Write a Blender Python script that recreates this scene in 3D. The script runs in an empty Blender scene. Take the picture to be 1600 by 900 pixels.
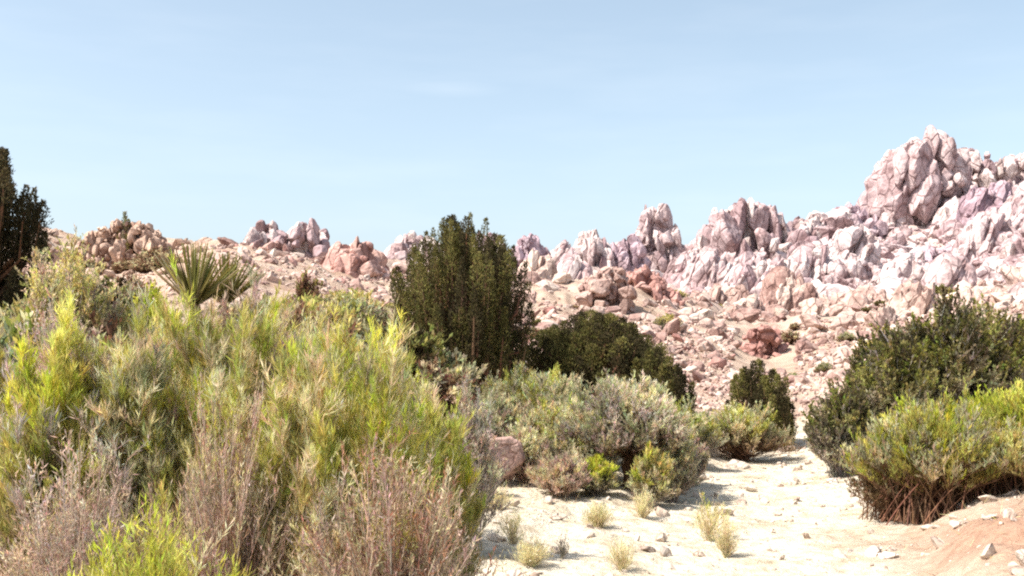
import bpy, math, random
import numpy as np
from mathutils import Vector
C = bpy.context.scene.collection
sc = bpy.context.scene
rng = np.random.default_rng(7)
random.seed(7)
F, HOR, ZC = 1715.0, 560.0, 1.6          # focal length in photo pixels, horizon row, eye height

# ------------------------------------------------------------------ camera, sky, sun, exposure
cam = bpy.data.cameras.new('camera'); co = bpy.data.objects.new('camera', cam); C.objects.link(co)
co.location = (0, 0, ZC); co.rotation_euler = (math.pi/2, 0, 0)
cam.sensor_width = 36; cam.lens = 36*F/1600; cam.shift_y = (HOR-450)/1600
cam.clip_start = 0.05; cam.clip_end = 20000
sc.camera = co
SUN_EL, SUN_AZ = math.radians(54), math.radians(-112)     # azimuth measured from +Y (view direction), clockwise
w = bpy.data.worlds.new('World'); sc.world = w; w.use_nodes = True
nt = w.node_tree; nt.nodes.clear()
sky = nt.nodes.new('ShaderNodeTexSky'); sky.sky_type = 'NISHITA'; sky.sun_disc = False
sky.sun_elevation = SUN_EL; sky.sun_rotation = SUN_AZ
sky.air_density = 1.0; sky.dust_density = 5.0; sky.ozone_density = .5; sky.altitude = 900
bg = nt.nodes.new('ShaderNodeBackground'); bg.inputs[1].default_value = 0.13
out = nt.nodes.new('ShaderNodeOutputWorld')
hs = nt.nodes.new('ShaderNodeHueSaturation'); hs.inputs['Hue'].default_value = .484; hs.inputs['Saturation'].default_value = .74; hs.inputs['Value'].default_value = .98
tc = nt.nodes.new('ShaderNodeTexCoord'); mp0 = nt.nodes.new('ShaderNodeMapping'); mp0.inputs['Scale'].default_value = (6, 6, 34)
nz0 = nt.nodes.new('ShaderNodeTexNoise'); nz0.inputs['Scale'].default_value = 1.3; nz0.inputs['Detail'].default_value = 7
nt.links.new(tc.outputs['Generated'], mp0.inputs[0]); nt.links.new(mp0.outputs[0], nz0.inputs['Vector'])
# one faint high wisp of cloud, round a fixed direction in the sky
wd0 = nt.nodes.new('ShaderNodeVectorMath'); wd0.operation = 'SUBTRACT'; wd0.inputs[1].default_value = Vector(((712-800)/F, 1, (HOR-140)/F)).normalized()
ws0 = nt.nodes.new('ShaderNodeVectorMath'); ws0.operation = 'MULTIPLY'; ws0.inputs[1].default_value = (26, 10, 170)
wl0 = nt.nodes.new('ShaderNodeVectorMath'); wl0.operation = 'LENGTH'
nt.links.new(tc.outputs['Generated'], wd0.inputs[0]); nt.links.new(wd0.outputs[0], ws0.inputs[0]); nt.links.new(ws0.outputs[0], wl0.inputs[0])
wr0 = nt.nodes.new('ShaderNodeMapRange'); wr0.inputs[1].default_value = 1.3; wr0.inputs[2].default_value = 0; wr0.inputs[3].default_value = 0; wr0.inputs[4].default_value = .12
nt.links.new(wl0.outputs['Value'], wr0.inputs[0])
mm0 = nt.nodes.new('ShaderNodeMath'); mm0.operation = 'MULTIPLY'; nt.links.new(wr0.outputs[0], mm0.inputs[0]); nt.links.new(nz0.outputs['Fac'], mm0.inputs[1])
mr0 = nt.nodes.new('ShaderNodeMapRange'); mr0.inputs[1].default_value = .45; mr0.inputs[2].default_value = .8; mr0.inputs[3].default_value = 0; mr0.inputs[4].default_value = .035
nt.links.new(nz0.outputs['Fac'], mr0.inputs[0])
ma0 = nt.nodes.new('ShaderNodeMath'); ma0.operation = 'ADD'; nt.links.new(mm0.outputs[0], ma0.inputs[0]); nt.links.new(mr0.outputs[0], ma0.inputs[1])
cm0 = nt.nodes.new('ShaderNodeMix'); cm0.data_type = 'RGBA'; cm0.inputs[7].default_value = (7.5, 7.3, 7.0, 1)
nt.links.new(ma0.outputs[0], cm0.inputs[0]); nt.links.new(hs.outputs[0], cm0.inputs[6])
nt.links.new(sky.outputs[0], hs.inputs['Color']); nt.links.new(cm0.outputs[2], bg.inputs[0]); nt.links.new(bg.outputs[0], out.inputs[0])
sl = bpy.data.lights.new('sun', 'SUN'); sl.energy = 4.4; sl.angle = math.radians(0.53); sl.color = (1.0, 0.94, 0.85)
so = bpy.data.objects.new('sun', sl); C.objects.link(so)
sd = Vector((math.sin(SUN_AZ)*math.cos(SUN_EL), math.cos(SUN_AZ)*math.cos(SUN_EL), math.sin(SUN_EL)))
so.rotation_euler = sd.to_track_quat('Z', 'Y').to_euler(); so.location = (-20, -20, 60)
sc.view_settings.view_transform = 'Standard'; sc.view_settings.look = 'None'
sc.view_settings.exposure = 0.92; sc.view_settings.gamma = 1.0
sc.cycles.pixel_filter_type = 'BLACKMAN_HARRIS'; sc.cycles.filter_width = 2.1
sc.cycles.max_bounces = 8; sc.cycles.diffuse_bounces = 3; sc.cycles.transmission_bounces = 3; sc.cycles.transparent_max_bounces = 4
sc.cycles.use_denoising = False

# ------------------------------------------------------------------ noise
TAB = rng.random((4096,))
def _h(ix, iy, iz, s):
    return TAB[(ix*1619 + iy*31337 + iz*6971 + s*1013) & 4095]
def vn3(p, s=0):
    p = np.asarray(p, float); i = np.floor(p).astype(np.int64); f = p-i; f = f*f*(3-2*f)
    r = 0
    for dx in (0, 1):
        wx = f[..., 0] if dx else 1-f[..., 0]
        for dy in (0, 1):
            wy = f[..., 1] if dy else 1-f[..., 1]
            for dz in (0, 1):
                wz = f[..., 2] if dz else 1-f[..., 2]
                r = r + wx*wy*wz*_h(i[..., 0]+dx, i[..., 1]+dy, i[..., 2]+dz, s)
    return r*2-1
def fbm3(p, o=4, s=0):
    r = 0; a = 1.0
    for k in range(o):
        r = r + a*vn3(p*(2.03**k)+17.3*k, s+k); a *= 0.5
    return r
def fbm2(x, y, o=4, s=0):
    return fbm3(np.stack([x, y, np.zeros_like(x)+.5], -1), o, s)
def sstep(a, b, x):
    t = np.clip((x-a)/(b-a), 0, 1); return t*t*(3-2*t)

# ------------------------------------------------------------------ terrain height
def Zv(Y, v): return ZC + (HOR-v)/F*Y
YS = np.array([-4000, 0, 5, 8, 12, 18, 24, 32, 45, 60, 80, 100, 130, 160, 200, 280, 500, 1500, 9000.])
def col(near, far, ridgeY):
    """near: [(Y,z)], far: [(Y,row)]; past the ridge the land drops"""
    pts = list(near) + [(Y, Zv(Y, v)) for Y, v in far]
    ry, rz = pts[-1]
    pts += [(ry*1.3, rz*.86), (ry*2, rz*.55), (900, 1), (9000, 0)]
    ys = [p[0] for p in pts]; zs = [p[1] for p in pts]
    return np.interp(YS, [-4000]+ys, [zs[0]]+zs)
COLS = {
 -900: col([(0, .1), (5, .3), (10, .7)], [(16, 535), (25, 475), (50, 405), (80, 362)], 80),
 0:    col([(0, .0), (5, .25), (10, .6)], [(16, 530), (25, 470), (50, 405), (80, 362)], 80),
 150:  col([(0, .0), (5, .2), (10, .6)], [(16, 520), (25, 468), (45, 420), (75, 366)], 75),
 300:  col([(0, .0), (5, .2), (10, .6)], [(16, 520), (22, 475), (45, 420), (80, 388)], 80),
 500:  col([(0, .0), (5, .15), (10, .4)], [(16, 545), (24, 500), (45, 440), (95, 402)], 95),
 720:  col([(0, .0), (5, .1), (10, .15), (14, .3)], [(20, 605), (28, 560), (45, 480), (115, 412)], 115),
 800:  col([(0, .0), (5, .08), (10, .1), (13, .25)], [(20, 612), (28, 570), (45, 490), (120, 408)], 120),
 900:  col([(0, .0), (5, .05), (10, .05), (14, .2)], [(22, 605), (32, 555), (60, 466), (135, 412)], 135),
 1100: col([(0, .0), (10, .0), (18, .05)], [(30, 612), (60, 496), (100, 462), (122, 440), (150, 398)], 150),
 1200: col([(0, .0), (10, .0), (18, .0)], [(30, 628), (60, 520), (100, 472), (120, 440), (150, 372)], 150),
 1300: col([(0, .0), (10, .02), (18, .1)], [(30, 610), (60, 512), (100, 476), (125, 430), (160, 350)], 160),
 1430: col([(0, .0), (8, .1), (12, .12), (18, .3)], [(30, 585), (60, 500), (100, 470), (130, 410), (172, 330)], 172),
 1550: col([(0, .0), (6.5, .42), (8, .36), (12, .22), (18, .4)], [(30, 575), (60, 495), (100, 462), (130, 390), (178, 275)], 178),
 1800: col([(0, .1), (6, .7), (10, .6), (18, .6)], [(30, 560), (60, 480), (100, 400), (178, 268)], 178),
 2800: col([(0, .2), (6, .9), (18, .9)], [(30, 540), (60, 480), (100, 410), (178, 300)], 178),
}
US = np.array(sorted(COLS)); ZT = np.array([COLS[u] for u in US])
def base_h(X, Y):
    X = np.asarray(X, float); Y = np.asarray(Y, float)
    u = 800+F*X/np.maximum(Y, 7)
    ui = np.clip(np.interp(u, US, np.arange(len(US))), 0, len(US)-1.001)
    yi = np.clip(np.interp(Y, YS, np.arange(len(YS))), 0, len(YS)-1.001)
    a = ui.astype(int); b = yi.astype(int); fu = ui-a; fy = yi-b
    fu = fu*fu*(3-2*fu)*.6+fu*.4
    return (ZT[a, b]*(1-fu)+ZT[a+1, b]*fu)*(1-fy)+(ZT[a, b+1]*(1-fu)+ZT[a+1, b+1]*fu)*fy
def wash(X, Y):
    """1 in the sandy wash, 0 outside"""
    c = np.interp(Y, [0, 8, 13, 18, 24, 30, 40, 60], [.6, 1.6, 3.1, 4.4, 6.4, 8.3, 11, 16])
    hw = np.interp(Y, [0, 8, 11, 13, 18, 24, 30, 40, 60], [3, 1.9, 1.9, 1.9, .95, .2, .01, .01, .01])
    n = fbm2(X*.9, Y*.9, 3, 40)*np.interp(Y, [18, 28], [.35, 1.1])
    return (1-sstep(.85, 1.15, np.abs(X-c)/hw+n))*(1-sstep(21, 25, Y))
def ground(X, Y):
    X = np.asarray(X, float); Y = np.asarray(Y, float)
    h = base_h(X, Y); d = np.hypot(X, Y); w_ = wash(X, Y)
    amp = np.interp(d, [0, 10, 20, 40, 90, 160, 400, 2000], [.05, .07, .18, .5, 1.6, 2.6, 4, 25])
    n = fbm2(X/np.interp(d, [0, 20, 60, 150, 900], [1.6, 3, 7, 14, 60]), Y/np.interp(d, [0, 20, 60, 150, 900], [1.6, 3, 7, 14, 60]), 5, 3)
    h = h + n*amp*(1-.8*w_)
    h = h + fbm2(X*2.2, Y*2.2, 4, 9)*.034 + fbm2(X*6, Y*6, 3, 11)*.012*(d < 30)
    rg = 1-np.abs(fbm2(X/np.interp(d, [40, 160], [2.5, 6])+7, Y/np.interp(d, [40, 160], [2.5, 6]), 4, 14))
    h = h + (rg**2-.5)*np.interp(d, [35, 60, 110, 180, 400], [0, .5, 1.5, 2.4, 3])*(1-w_)
    h = h - .09*w_*(d < 70)
    return h
def gnd(X, Y): return float(ground(np.array([X]), np.array([Y]))[0])
def wx(u, Y): return (u-800)/F*Y

# ------------------------------------------------------------------ node helpers
def newmat(name):
    m = bpy.data.materials.new(name); m.use_nodes = True; t = m.node_tree; t.nodes.clear()
    o = t.nodes.new('ShaderNodeOutputMaterial'); b = t.nodes.new('ShaderNodeBsdfPrincipled')
    b.inputs['Specular IOR Level'].default_value = 0.15
    t.links.new(b.outputs[0], o.inputs[0]); return m, t, b, o
def N(t, k, **kw):
    n = t.nodes.new(k)
    for a, v in kw.items(): setattr(n, a, v)
    return n
def noise(t, vec, scale, detail=4, rough=.55):
    n = N(t, 'ShaderNodeTexNoise'); n.inputs['Scale'].default_value = scale; n.inputs['Detail'].default_value = detail
    n.inputs['Roughness'].default_value = rough
    if vec is not None: t.links.new(vec, n.inputs['Vector'])
    return n.outputs['Fac']
def ramp(t, fac, stops, interp='LINEAR'):
    r = N(t, 'ShaderNodeValToRGB'); e = r.color_ramp; e.interpolation = interp
    while len(e.elements) < len(stops): e.elements.new(.5)
    for el, (p, c) in zip(e.elements, stops):
        el.position = p; el.color = (c[0], c[1], c[2], 1) if hasattr(c, '__len__') else (c, c, c, 1)
    t.links.new(fac, r.inputs[0]); return r.outputs[0]
def mix(t, fac, a, b, mode='MIX'):
    m = N(t, 'ShaderNodeMix', data_type='RGBA', blend_type=mode)
    for s, v in ((m.inputs[0], fac), (m.inputs[6], a), (m.inputs[7], b)):
        if hasattr(v, 'is_linked') or isinstance(v, bpy.types.NodeSocket): t.links.new(v, s)
        elif hasattr(v, '__len__'): s.default_value = (v[0], v[1], v[2], 1)
        else: s.default_value = v
    return m.outputs[2]
def bump(t, b, h, dist, strength=1.0, prev=None):
    n = N(t, 'ShaderNodeBump'); n.inputs['Distance'].default_value = dist; n.inputs['Strength'].default_value = strength
    t.links.new(h, n.inputs['Height'])
    if prev: t.links.new(prev, n.inputs['Normal'])
    t.links.new(n.outputs[0], b.inputs['Normal']); return n.outputs[0]

# ground: pale wash sand, tan slope soil, red earth
def ground_mat():
    m, t, b, o = newmat('desert_ground'); b.inputs['Roughness'].default_value = .95
    g = N(t, 'ShaderNodeNewGeometry').outputs['Position']
    at = N(t, 'ShaderNodeAttribute', attribute_name='zones'); sp = N(t, 'ShaderNodeSeparateColor'); t.links.new(at.outputs['Color'], sp.inputs[0])
    n1 = noise(t, g, .55, 6); n2 = noise(t, g, 9, 5, .65); n3 = noise(t, g, 45, 4, .7)
    soil = ramp(t, n1, [(.3, (.31, .21, .15)), (.5, (.44, .325, .25)), (.7, (.54, .42, .325))])
    sand = ramp(t, n2, [(.3, (.46, .39, .29)), (.46, (.63, .56, .45)), (.68, (.74, .68, .57))])
    far = ramp(t, n1, [(.3, (.31, .22, .19)), (.5, (.44, .34, .31)), (.7, (.54, .44, .40))])
    red = ramp(t, n2, [(.3, (.24, .115, .07)), (.7, (.44, .26, .175))])
    c = mix(t, sp.outputs[1], soil, far); n4 = noise(t, g, 1.7, 6, .7); sand = mix(t, .75, sand, ramp(t, n4, [(.36, (.62, .55, .44)), (.5, (.97, .95, .92)), (.62, (1.04, 1.04, 1.03))]), 'MULTIPLY'); c = mix(t, sp.outputs[0], c, sand); c = mix(t, sp.outputs[2], c, red)
    c = mix(t, .6, c, ramp(t, n3, [(.32, .66), (.5, .97), (.7, 1.08)]), 'MULTIPLY')
    t.links.new(c, b.inputs['Base Color'])
    p = bump(t, b, n2, .14, .6); p = bump(t, b, n3, .03, .55, p)
    return m
# rock: pink-cream granite and sandstone with darker varnish, a tone per boulder
def rock_mat(name, stops, varnish=.55, sc_=1.0):
    m, t, b, o = newmat(name); b.inputs['Roughness'].default_value = .9
    g = N(t, 'ShaderNodeNewGeometry').outputs['Position']
    at = N(t, 'ShaderNodeAttribute', attribute_name='tone'); oi = N(t, 'ShaderNodeObjectInfo')
    a = N(t, 'ShaderNodeMath', operation='ADD'); t.links.new(at.outputs['Fac'], a.inputs[0]); t.links.new(oi.outputs['Random'], a.inputs[1])
    fr = N(t, 'ShaderNodeMath', operation='FRACT'); t.links.new(a.outputs[0], fr.inputs[0])
    big = noise(t, g, .06, 4)
    mx = mix(t, .45, fr.outputs[0], big)
    c = ramp(t, mx, stops)
    n1 = noise(t, g, .45*sc_, 6, .65); n2 = noise(t, g, 2.0*sc_, 3, .6)
    c = mix(t, varnish, c, ramp(t, n1, [(.36, (.36, .26, .25)), (.46, (.80, .72, .70)), (.54, (1., .98, .97)), (.64, (1.1, 1.07, 1.02))]), 'MULTIPLY')
    c = mix(t, .6, c, ramp(t, n2, [(.36, .62), (.48, .96), (.7, 1.08)]), 'MULTIPLY')
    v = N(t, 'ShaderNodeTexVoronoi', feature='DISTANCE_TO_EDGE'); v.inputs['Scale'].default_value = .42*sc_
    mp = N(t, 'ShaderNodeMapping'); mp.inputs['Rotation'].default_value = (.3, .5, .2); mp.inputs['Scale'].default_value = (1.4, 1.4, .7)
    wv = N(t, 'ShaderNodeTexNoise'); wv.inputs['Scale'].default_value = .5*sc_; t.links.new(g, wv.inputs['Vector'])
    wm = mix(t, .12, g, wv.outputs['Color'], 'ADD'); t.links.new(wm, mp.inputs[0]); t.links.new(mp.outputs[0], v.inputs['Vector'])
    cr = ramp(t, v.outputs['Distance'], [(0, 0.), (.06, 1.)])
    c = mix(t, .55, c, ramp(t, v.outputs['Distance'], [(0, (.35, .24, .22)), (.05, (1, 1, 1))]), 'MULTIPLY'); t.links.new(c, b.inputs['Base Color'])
    p = bump(t, b, cr, .35/sc_, .5); p = bump(t, b, n1, .7/sc_, .4, p); p = bump(t, b, n2, .12/sc_, .35, p)
    return m
M = {}
M['ground'] = ground_mat()
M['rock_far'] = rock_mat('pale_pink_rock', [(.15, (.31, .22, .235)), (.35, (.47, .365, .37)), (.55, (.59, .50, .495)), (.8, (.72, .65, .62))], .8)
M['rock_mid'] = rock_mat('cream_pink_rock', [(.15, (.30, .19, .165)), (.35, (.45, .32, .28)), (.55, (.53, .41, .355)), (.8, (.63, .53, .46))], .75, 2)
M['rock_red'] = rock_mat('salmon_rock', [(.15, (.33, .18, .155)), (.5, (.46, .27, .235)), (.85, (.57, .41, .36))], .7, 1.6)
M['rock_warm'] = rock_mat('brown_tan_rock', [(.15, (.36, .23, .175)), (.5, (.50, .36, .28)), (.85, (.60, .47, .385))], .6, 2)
M['rock_mauve_shade'] = rock_mat('mauve_shade_rock', [(.15, (.33, .235, .27)), (.5, (.45, .35, .39)), (.85, (.56, .47, .50))], .7)  # mauve shade of the far outcrops put into the rock colour
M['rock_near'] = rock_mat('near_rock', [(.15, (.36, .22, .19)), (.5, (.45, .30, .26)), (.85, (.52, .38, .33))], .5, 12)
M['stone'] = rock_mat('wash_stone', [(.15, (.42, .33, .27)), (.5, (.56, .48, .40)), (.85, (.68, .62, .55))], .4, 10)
def leaf_mat():
    m, t, b, o = newmat('plant_foliage'); b.inputs['Roughness'].default_value = .7
    at = N(t, 'ShaderNodeAttribute', attribute_name='col')
    t.links.new(at.outputs['Color'], b.inputs['Base Color'])
    tr = N(t, 'ShaderNodeBsdfTranslucent'); t.links.new(at.outputs['Color'], tr.inputs[0])
    ms = N(t, 'ShaderNodeMixShader'); ms.inputs[0].default_value = .5
    t.links.new(b.outputs[0], ms.inputs[1]); t.links.new(tr.outputs[0], ms.inputs[2]); t.links.new(ms.outputs[0], o.inputs[0])
    return m
def wood_mat():
    m, t, b, o = newmat('weathered_wood'); b.inputs['Roughness'].default_value = .9
    at = N(t, 'ShaderNodeAttribute', attribute_name='col')
    g = N(t, 'ShaderNodeTexCoord').outputs['Object']
    n = noise(t, g, 30, 4)
    t.links.new(mix(t, .6, at.outputs['Color'], ramp(t, n, [(.35, .5), (.65, 1.2)]), 'MULTIPLY'), b.inputs['Base Color'])
    bump(t, b, n, .01, .6)
    return m
M['leaf'] = leaf_mat(); M['wood'] = wood_mat()

# ------------------------------------------------------------------ mesh building
def mesh(name, V, Fs, mat, attrs=None, smooth=False):
    me = bpy.data.meshes.new(name); V = np.ascontiguousarray(V, np.float32).reshape(-1, 3)
    me.vertices.add(len(V)); me.vertices.foreach_set('co', V.ravel())
    Fs = [np.asarray(f, np.int32) for f in Fs if len(f)]
    nl = sum(f.size for f in Fs); npoly = sum(len(f) for f in Fs)
    me.loops.add(nl); me.loops.foreach_set('vertex_index', np.concatenate([f.ravel() for f in Fs]))
    tot = np.concatenate([np.full(len(f), f.shape[1], np.int32) for f in Fs])
    me.polygons.add(npoly); me.polygons.foreach_set('loop_start', np.concatenate([[0], np.cumsum(tot)[:-1]]).astype(np.int32))
    me.polygons.foreach_set('use_smooth', np.full(npoly, smooth))
    for k, a in (attrs or {}).items():
        a = np.asarray(a, np.float32)
        if a.ndim == 1:
            at = me.attributes.new(k, 'FLOAT', 'POINT'); at.data.foreach_set('value', a)
        else:
            if a.shape[1] == 3: a = np.concatenate([a, np.ones((len(a), 1), np.float32)], 1)
            at = me.attributes.new(k, 'FLOAT_COLOR', 'POINT'); at.data.foreach_set('color', np.ascontiguousarray(a).ravel())
    me.materials.append(mat); me.update(calc_edges=True); me.validate()
    return me
def obj(name, me, parent=None, loc=(0, 0, 0)):
    o = bpy.data.objects.new(name, me); C.objects.link(o); o.location = loc
    if parent: o.parent = parent
    return o
def tag(o, label=None, cat=None, group=None, kind=None):
    if label: o['label'] = label
    if cat: o['category'] = cat
    if group: o['group'] = group
    if kind: o['kind'] = kind
    return o

# ------------------------------------------------------------------ ground sheet
def build_ground():
    nx, ny = 820, 900
    tx = np.linspace(-1, 1, nx); X = 2.6*np.sinh(tx*math.asinh(5000/2.6))
    ty = np.linspace(-math.asinh(150/2.2), math.asinh(7000/2.2), ny); Y = 2.2*np.sinh(ty)+6
    XX, YY = np.meshgrid(X, Y)
    Z = ground(XX, YY)
    V = np.stack([XX, YY, Z], -1).reshape(-1, 3)
    i = np.arange(nx*ny).reshape(ny, nx)
    q = np.stack([i[:-1, :-1], i[:-1, 1:], i[1:, 1:], i[1:, :-1]], -1).reshape(-1, 4)
    x, y = V[:, 0], V[:, 1]; u = 800+F*x/np.maximum(y, 7)
    n = fbm2(x*.25, y*.25, 4, 21)
    sand = np.maximum(wash(x, y), (1-sstep(16, 20, y))*sstep(-1.4, -.2, x+n*.5)*(1-sstep(4.6, 5.6, x-.28*(y-8)+n))*.95)
    farz = sstep(55, 95, y)*sstep(350, 900, u+n*200)
    red = (1-sstep(8.2, 11.5, y))*sstep(2.6, 3.7, x+n*.9)*.8
    red = np.maximum(red, np.clip(sstep(.28, .6, n)*(y > 22)*.3, 0, 1))
    me = mesh('ground', V, [q], M['ground'], {'zones': np.stack([sand*(1-red*.9), farz, red], 1)}, True)
    tag(obj('ground', me), 'pale sandy desert ground rising from the wash into stony hills', None, None, 'structure')
build_ground()

# ------------------------------------------------------------------ rocks
def ico(n):
    import bmesh
    bm = bmesh.new(); bmesh.ops.create_icosphere(bm, subdivisions=n, radius=1)
    V = np.array([v.co[:] for v in bm.verts]); Fc = np.array([[v.index for v in f.verts] for f in bm.faces]); bm.free()
    V /= np.linalg.norm(V, axis=1)[:, None]; return V, Fc
ICO = {n: ico(n) for n in (2, 3, 4, 5, 6)}
def rock_shape(level, seed, planes=14, nz=.09, pw=26):
    r = np.random.default_rng(seed); D, Fc = ICO[level]
    n = r.normal(size=(planes, 3)); n /= np.linalg.norm(n, axis=1)[:, None]
    d = r.uniform(.62, 1.0, planes)
    q = D@n.T; q = np.maximum(q, 1e-3)/d
    rad = 1/(np.sum(q**pw, 1)**(1/pw))
    rad = np.clip(rad, .3, 1.5)
    P = D*rad[:, None]
    P = P*(1+nz*fbm3(P*1.7+seed*3.1, 4, seed % 50))[:, None]
    return P, Fc
def rotz_tilt(P, r):
    a, b, c = r.uniform(0, 6.28), r.normal(0, .35), r.normal(0, .35)
    ca, sa = math.cos(a), math.sin(a); cb, sb = math.cos(b), math.sin(b); cc, sc2 = math.cos(c), math.sin(c)
    R = np.array([[ca, -sa, 0], [sa, ca, 0], [0, 0, 1]])@np.array([[1, 0, 0], [0, cb, -sb], [0, sb, cb]])@np.array([[cc, 0, sc2], [0, 1, 0], [-sc2, 0, cc]])
    return P@R.T
LAND = []
def row_dist(u, v):
    yy = np.linspace(26, 190, 400); vv = HOR-(base_h(wx(u, yy), yy)-ZC)*F/yy
    k = np.nonzero(vv < v)[0]; return float(yy[k[0]]) if len(k) else 170.
def outcrop(name, prof, Y, vbase, mat, label, cat='rock outcrop', seed=1, n=40, rpx=(10, 26), tall=1.25, depth=1.0, group=None, lev=4, tilt=0.):
    n = int(n*1.7); rpx = (rpx[0]*.62, rpx[1]*.74); LAND.append((label, (prof[0][0]+prof[-1][0])/2, (min(p[1] for p in prof)+vbase)/2, (prof[-1][0]-prof[0][0])/2))
    """bedrock outcrop: fused fractured blocks filling the outline `prof` (photo columns/rows at distance Y)"""
    r = np.random.default_rng(seed); k = Y/F
    pu = np.array([p[0] for p in prof], float); pv = np.array([p[1] for p in prof], float)
    cu = (pu[0]+pu[-1])/2; cx = wx(cu, Y); W = (pu[-1]-pu[0])*k
    VV, FF, TT = [], [], []; off = 0
    items = []
    for i in range(n):
        R = rpx[0]+(rpx[1]-rpx[0])*r.random()**1.6*(1.3 if i > n*.6 else 1)
        u = r.uniform(pu[0]+R*.8, pu[-1]-R*.8); top = max(np.interp(u+q, pu, pv) for q in (-R*.5, 0, R*.5))
        edge = i < n*.45
        if edge: v = top+R*.95*tall
        else: v = r.uniform(top+R, max(vbase, top+R+1))
        frac = (v-top)/max(vbase-top, 1)
        dy = r.uniform(-.5, .5)*W*depth*min(1, .35+frac)
        if not edge: dy = -abs(dy)*1.1
        v += R*.25*tall
        items.append((u, v, R, dy))
    # inner core so that no gap opens through the pile
    nc = max(3, n//5)
    for j in range(nc):
        u = np.interp(j/(nc-1), [0, 1], [pu[0]+rpx[1], pu[-1]-rpx[1]]); top = max(np.interp(u+q, pu, pv) for q in (-8, 0, 8))
        for f_ in (.25, .55, .85):
            items.append((u, top+rpx[1]+(vbase-top)*f_, min(rpx[1]*1.25, (vbase-top)*.4+2), 0))
    for i, (u, v, R, dy) in enumerate(items):
        P, Fc = rock_shape(lev, seed*131+i, int(r.integers(7, 12)), .045, 70)
        P = rotz_tilt(P, r); P = P*np.array([r.uniform(.5, 1.05), r.uniform(.8, 1.25), r.uniform(.85, 1.4)*tall])*R*k; P[:, 0] += P[:, 2]*tilt
        c = np.array([(u-cu)*k, dy, Zv(Y, v)]); P = P+c
        Q = P/(rpx[1]*k); P = P+(1-2*np.abs(fbm3(Q*1.1+seed, 4, 5)))[:, None]*(P-c)*.035
        VV.append(P); FF.append(Fc+off); off += len(P); TT.append(np.full(len(P), r.uniform(0, 1)))
    zb = gnd(cx, Y)
    V = np.concatenate(VV)-np.array([0, 0, zb])
    o = obj(name, mesh(name, V, [np.concatenate(FF)], mat, {'tone': np.concatenate(TT)*.5}), None, (cx, Y, zb))
    return tag(o, label, cat, group)
FAR, MID, RED, WARM, MAU = M['rock_far'], M['rock_mid'], M['rock_red'], M['rock_warm'], M['rock_mauve_shade']
outcrop('rock_crag', [(1348, 400), (1362, 330), (1372, 262), (1388, 236), (1412, 224), (1476, 226), (1494, 258), (1515, 320), (1535, 400)], 165, 405, FAR,
        'tallest crag on the skyline, a blocky pale pink rock tower', seed=11, n=120, rpx=(8, 30), tall=1.25, lev=4, tilt=.10)
outcrop('rock_ridge', [(1470, 262), (1500, 238), (1525, 240), (1560, 258), (1600, 240), (1660, 248), (1730, 290), (1790, 380)], 176, 390, FAR,
        'long jagged rock ridge running right from the tallest crag', seed=12, n=150, rpx=(7, 19), tall=1.15, depth=.4)
outcrop('rock_dome', [(1084, 420), (1098, 372), (1118, 328), (1170, 322), (1212, 328), (1244, 368), (1262, 425)], 150, 440, FAR,
        'broad pale rock dome on the skyline with a shaded right flank', seed=13, n=70, rpx=(10, 26), tall=1.25)
outcrop('rock_spire', [(984, 420), (998, 360), (1006, 312), (1016, 330), (1030, 318), (1048, 330), (1060, 375), (1082, 420)], 140, 425, FAR,
        'narrow twin-pointed cream rock spire on the middle skyline', seed=14, n=50, rpx=(5, 13), tall=1.6)
outcrop('rock_outcrop', [(882, 425), (902, 376), (925, 364), (945, 380), (962, 410)], 132, 425, FAR,
        'pale leaning rock fin left of the mauve shoulder', seed=15, n=30, rpx=(8, 18), tall=1.5)
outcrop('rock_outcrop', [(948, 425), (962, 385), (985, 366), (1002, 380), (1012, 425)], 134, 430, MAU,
        'rock shoulder painted in mauve shade just left of the twin-pointed spire', seed=16, n=26, rpx=(8, 18), tall=1.3)
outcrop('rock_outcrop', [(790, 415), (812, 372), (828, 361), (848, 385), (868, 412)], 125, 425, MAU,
        'rock knob painted in greyish mauve shade on the skyline right of the tall juniper', seed=17, n=30, rpx=(7, 15), tall=1.3)
outcrop('rock_outcrop', [(722, 410), (742, 372), (764, 358), (786, 380), (800, 412)], 125, 425, FAR,
        'pale rock knob half hidden behind the top of the tall juniper', seed=18, n=26, rpx=(7, 15), tall=1.2)
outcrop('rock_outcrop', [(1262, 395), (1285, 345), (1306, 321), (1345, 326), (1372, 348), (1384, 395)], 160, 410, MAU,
        'rock shoulder painted in dusky mauve shade directly left of the tallest crag', seed=19, n=50, rpx=(8, 18), tall=1.1)
outcrop('rock_outcrop', [(1058, 425), (1072, 398), (1090, 388), (1104, 425)], 145, 430, FAR,
        'small rock knuckle in the gap between spire and dome', seed=20, n=18, rpx=(6, 12), tall=1.1)
outcrop('rock_outcrop', [(1225, 410), (1240, 362), (1262, 346), (1284, 360), (1292, 410)], 156, 425, FAR,
        'low pale saddle of rock right of the broad dome', seed=21, n=30, rpx=(7, 15), tall=1.1)
outcrop('rock_outcrop', [(384, 405), (392, 362), (408, 348), (436, 350), (450, 368), (474, 350), (500, 353), (514, 380), (522, 405)], 92, 410, FAR,
        'whitish double-humped rocks on the left skyline', seed=22, n=40, rpx=(8, 19), tall=1.0)
outcrop('rock_outcrop', [(108, 430), (130, 385), (160, 360), (195, 347), (232, 352), (262, 385), (285, 425)], 55, 440, WARM,
        'brown tan heap of broken rock on the left skyline below the small tree', seed=23, n=240, rpx=(3.5, 13), tall=1.0, lev=3)
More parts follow.
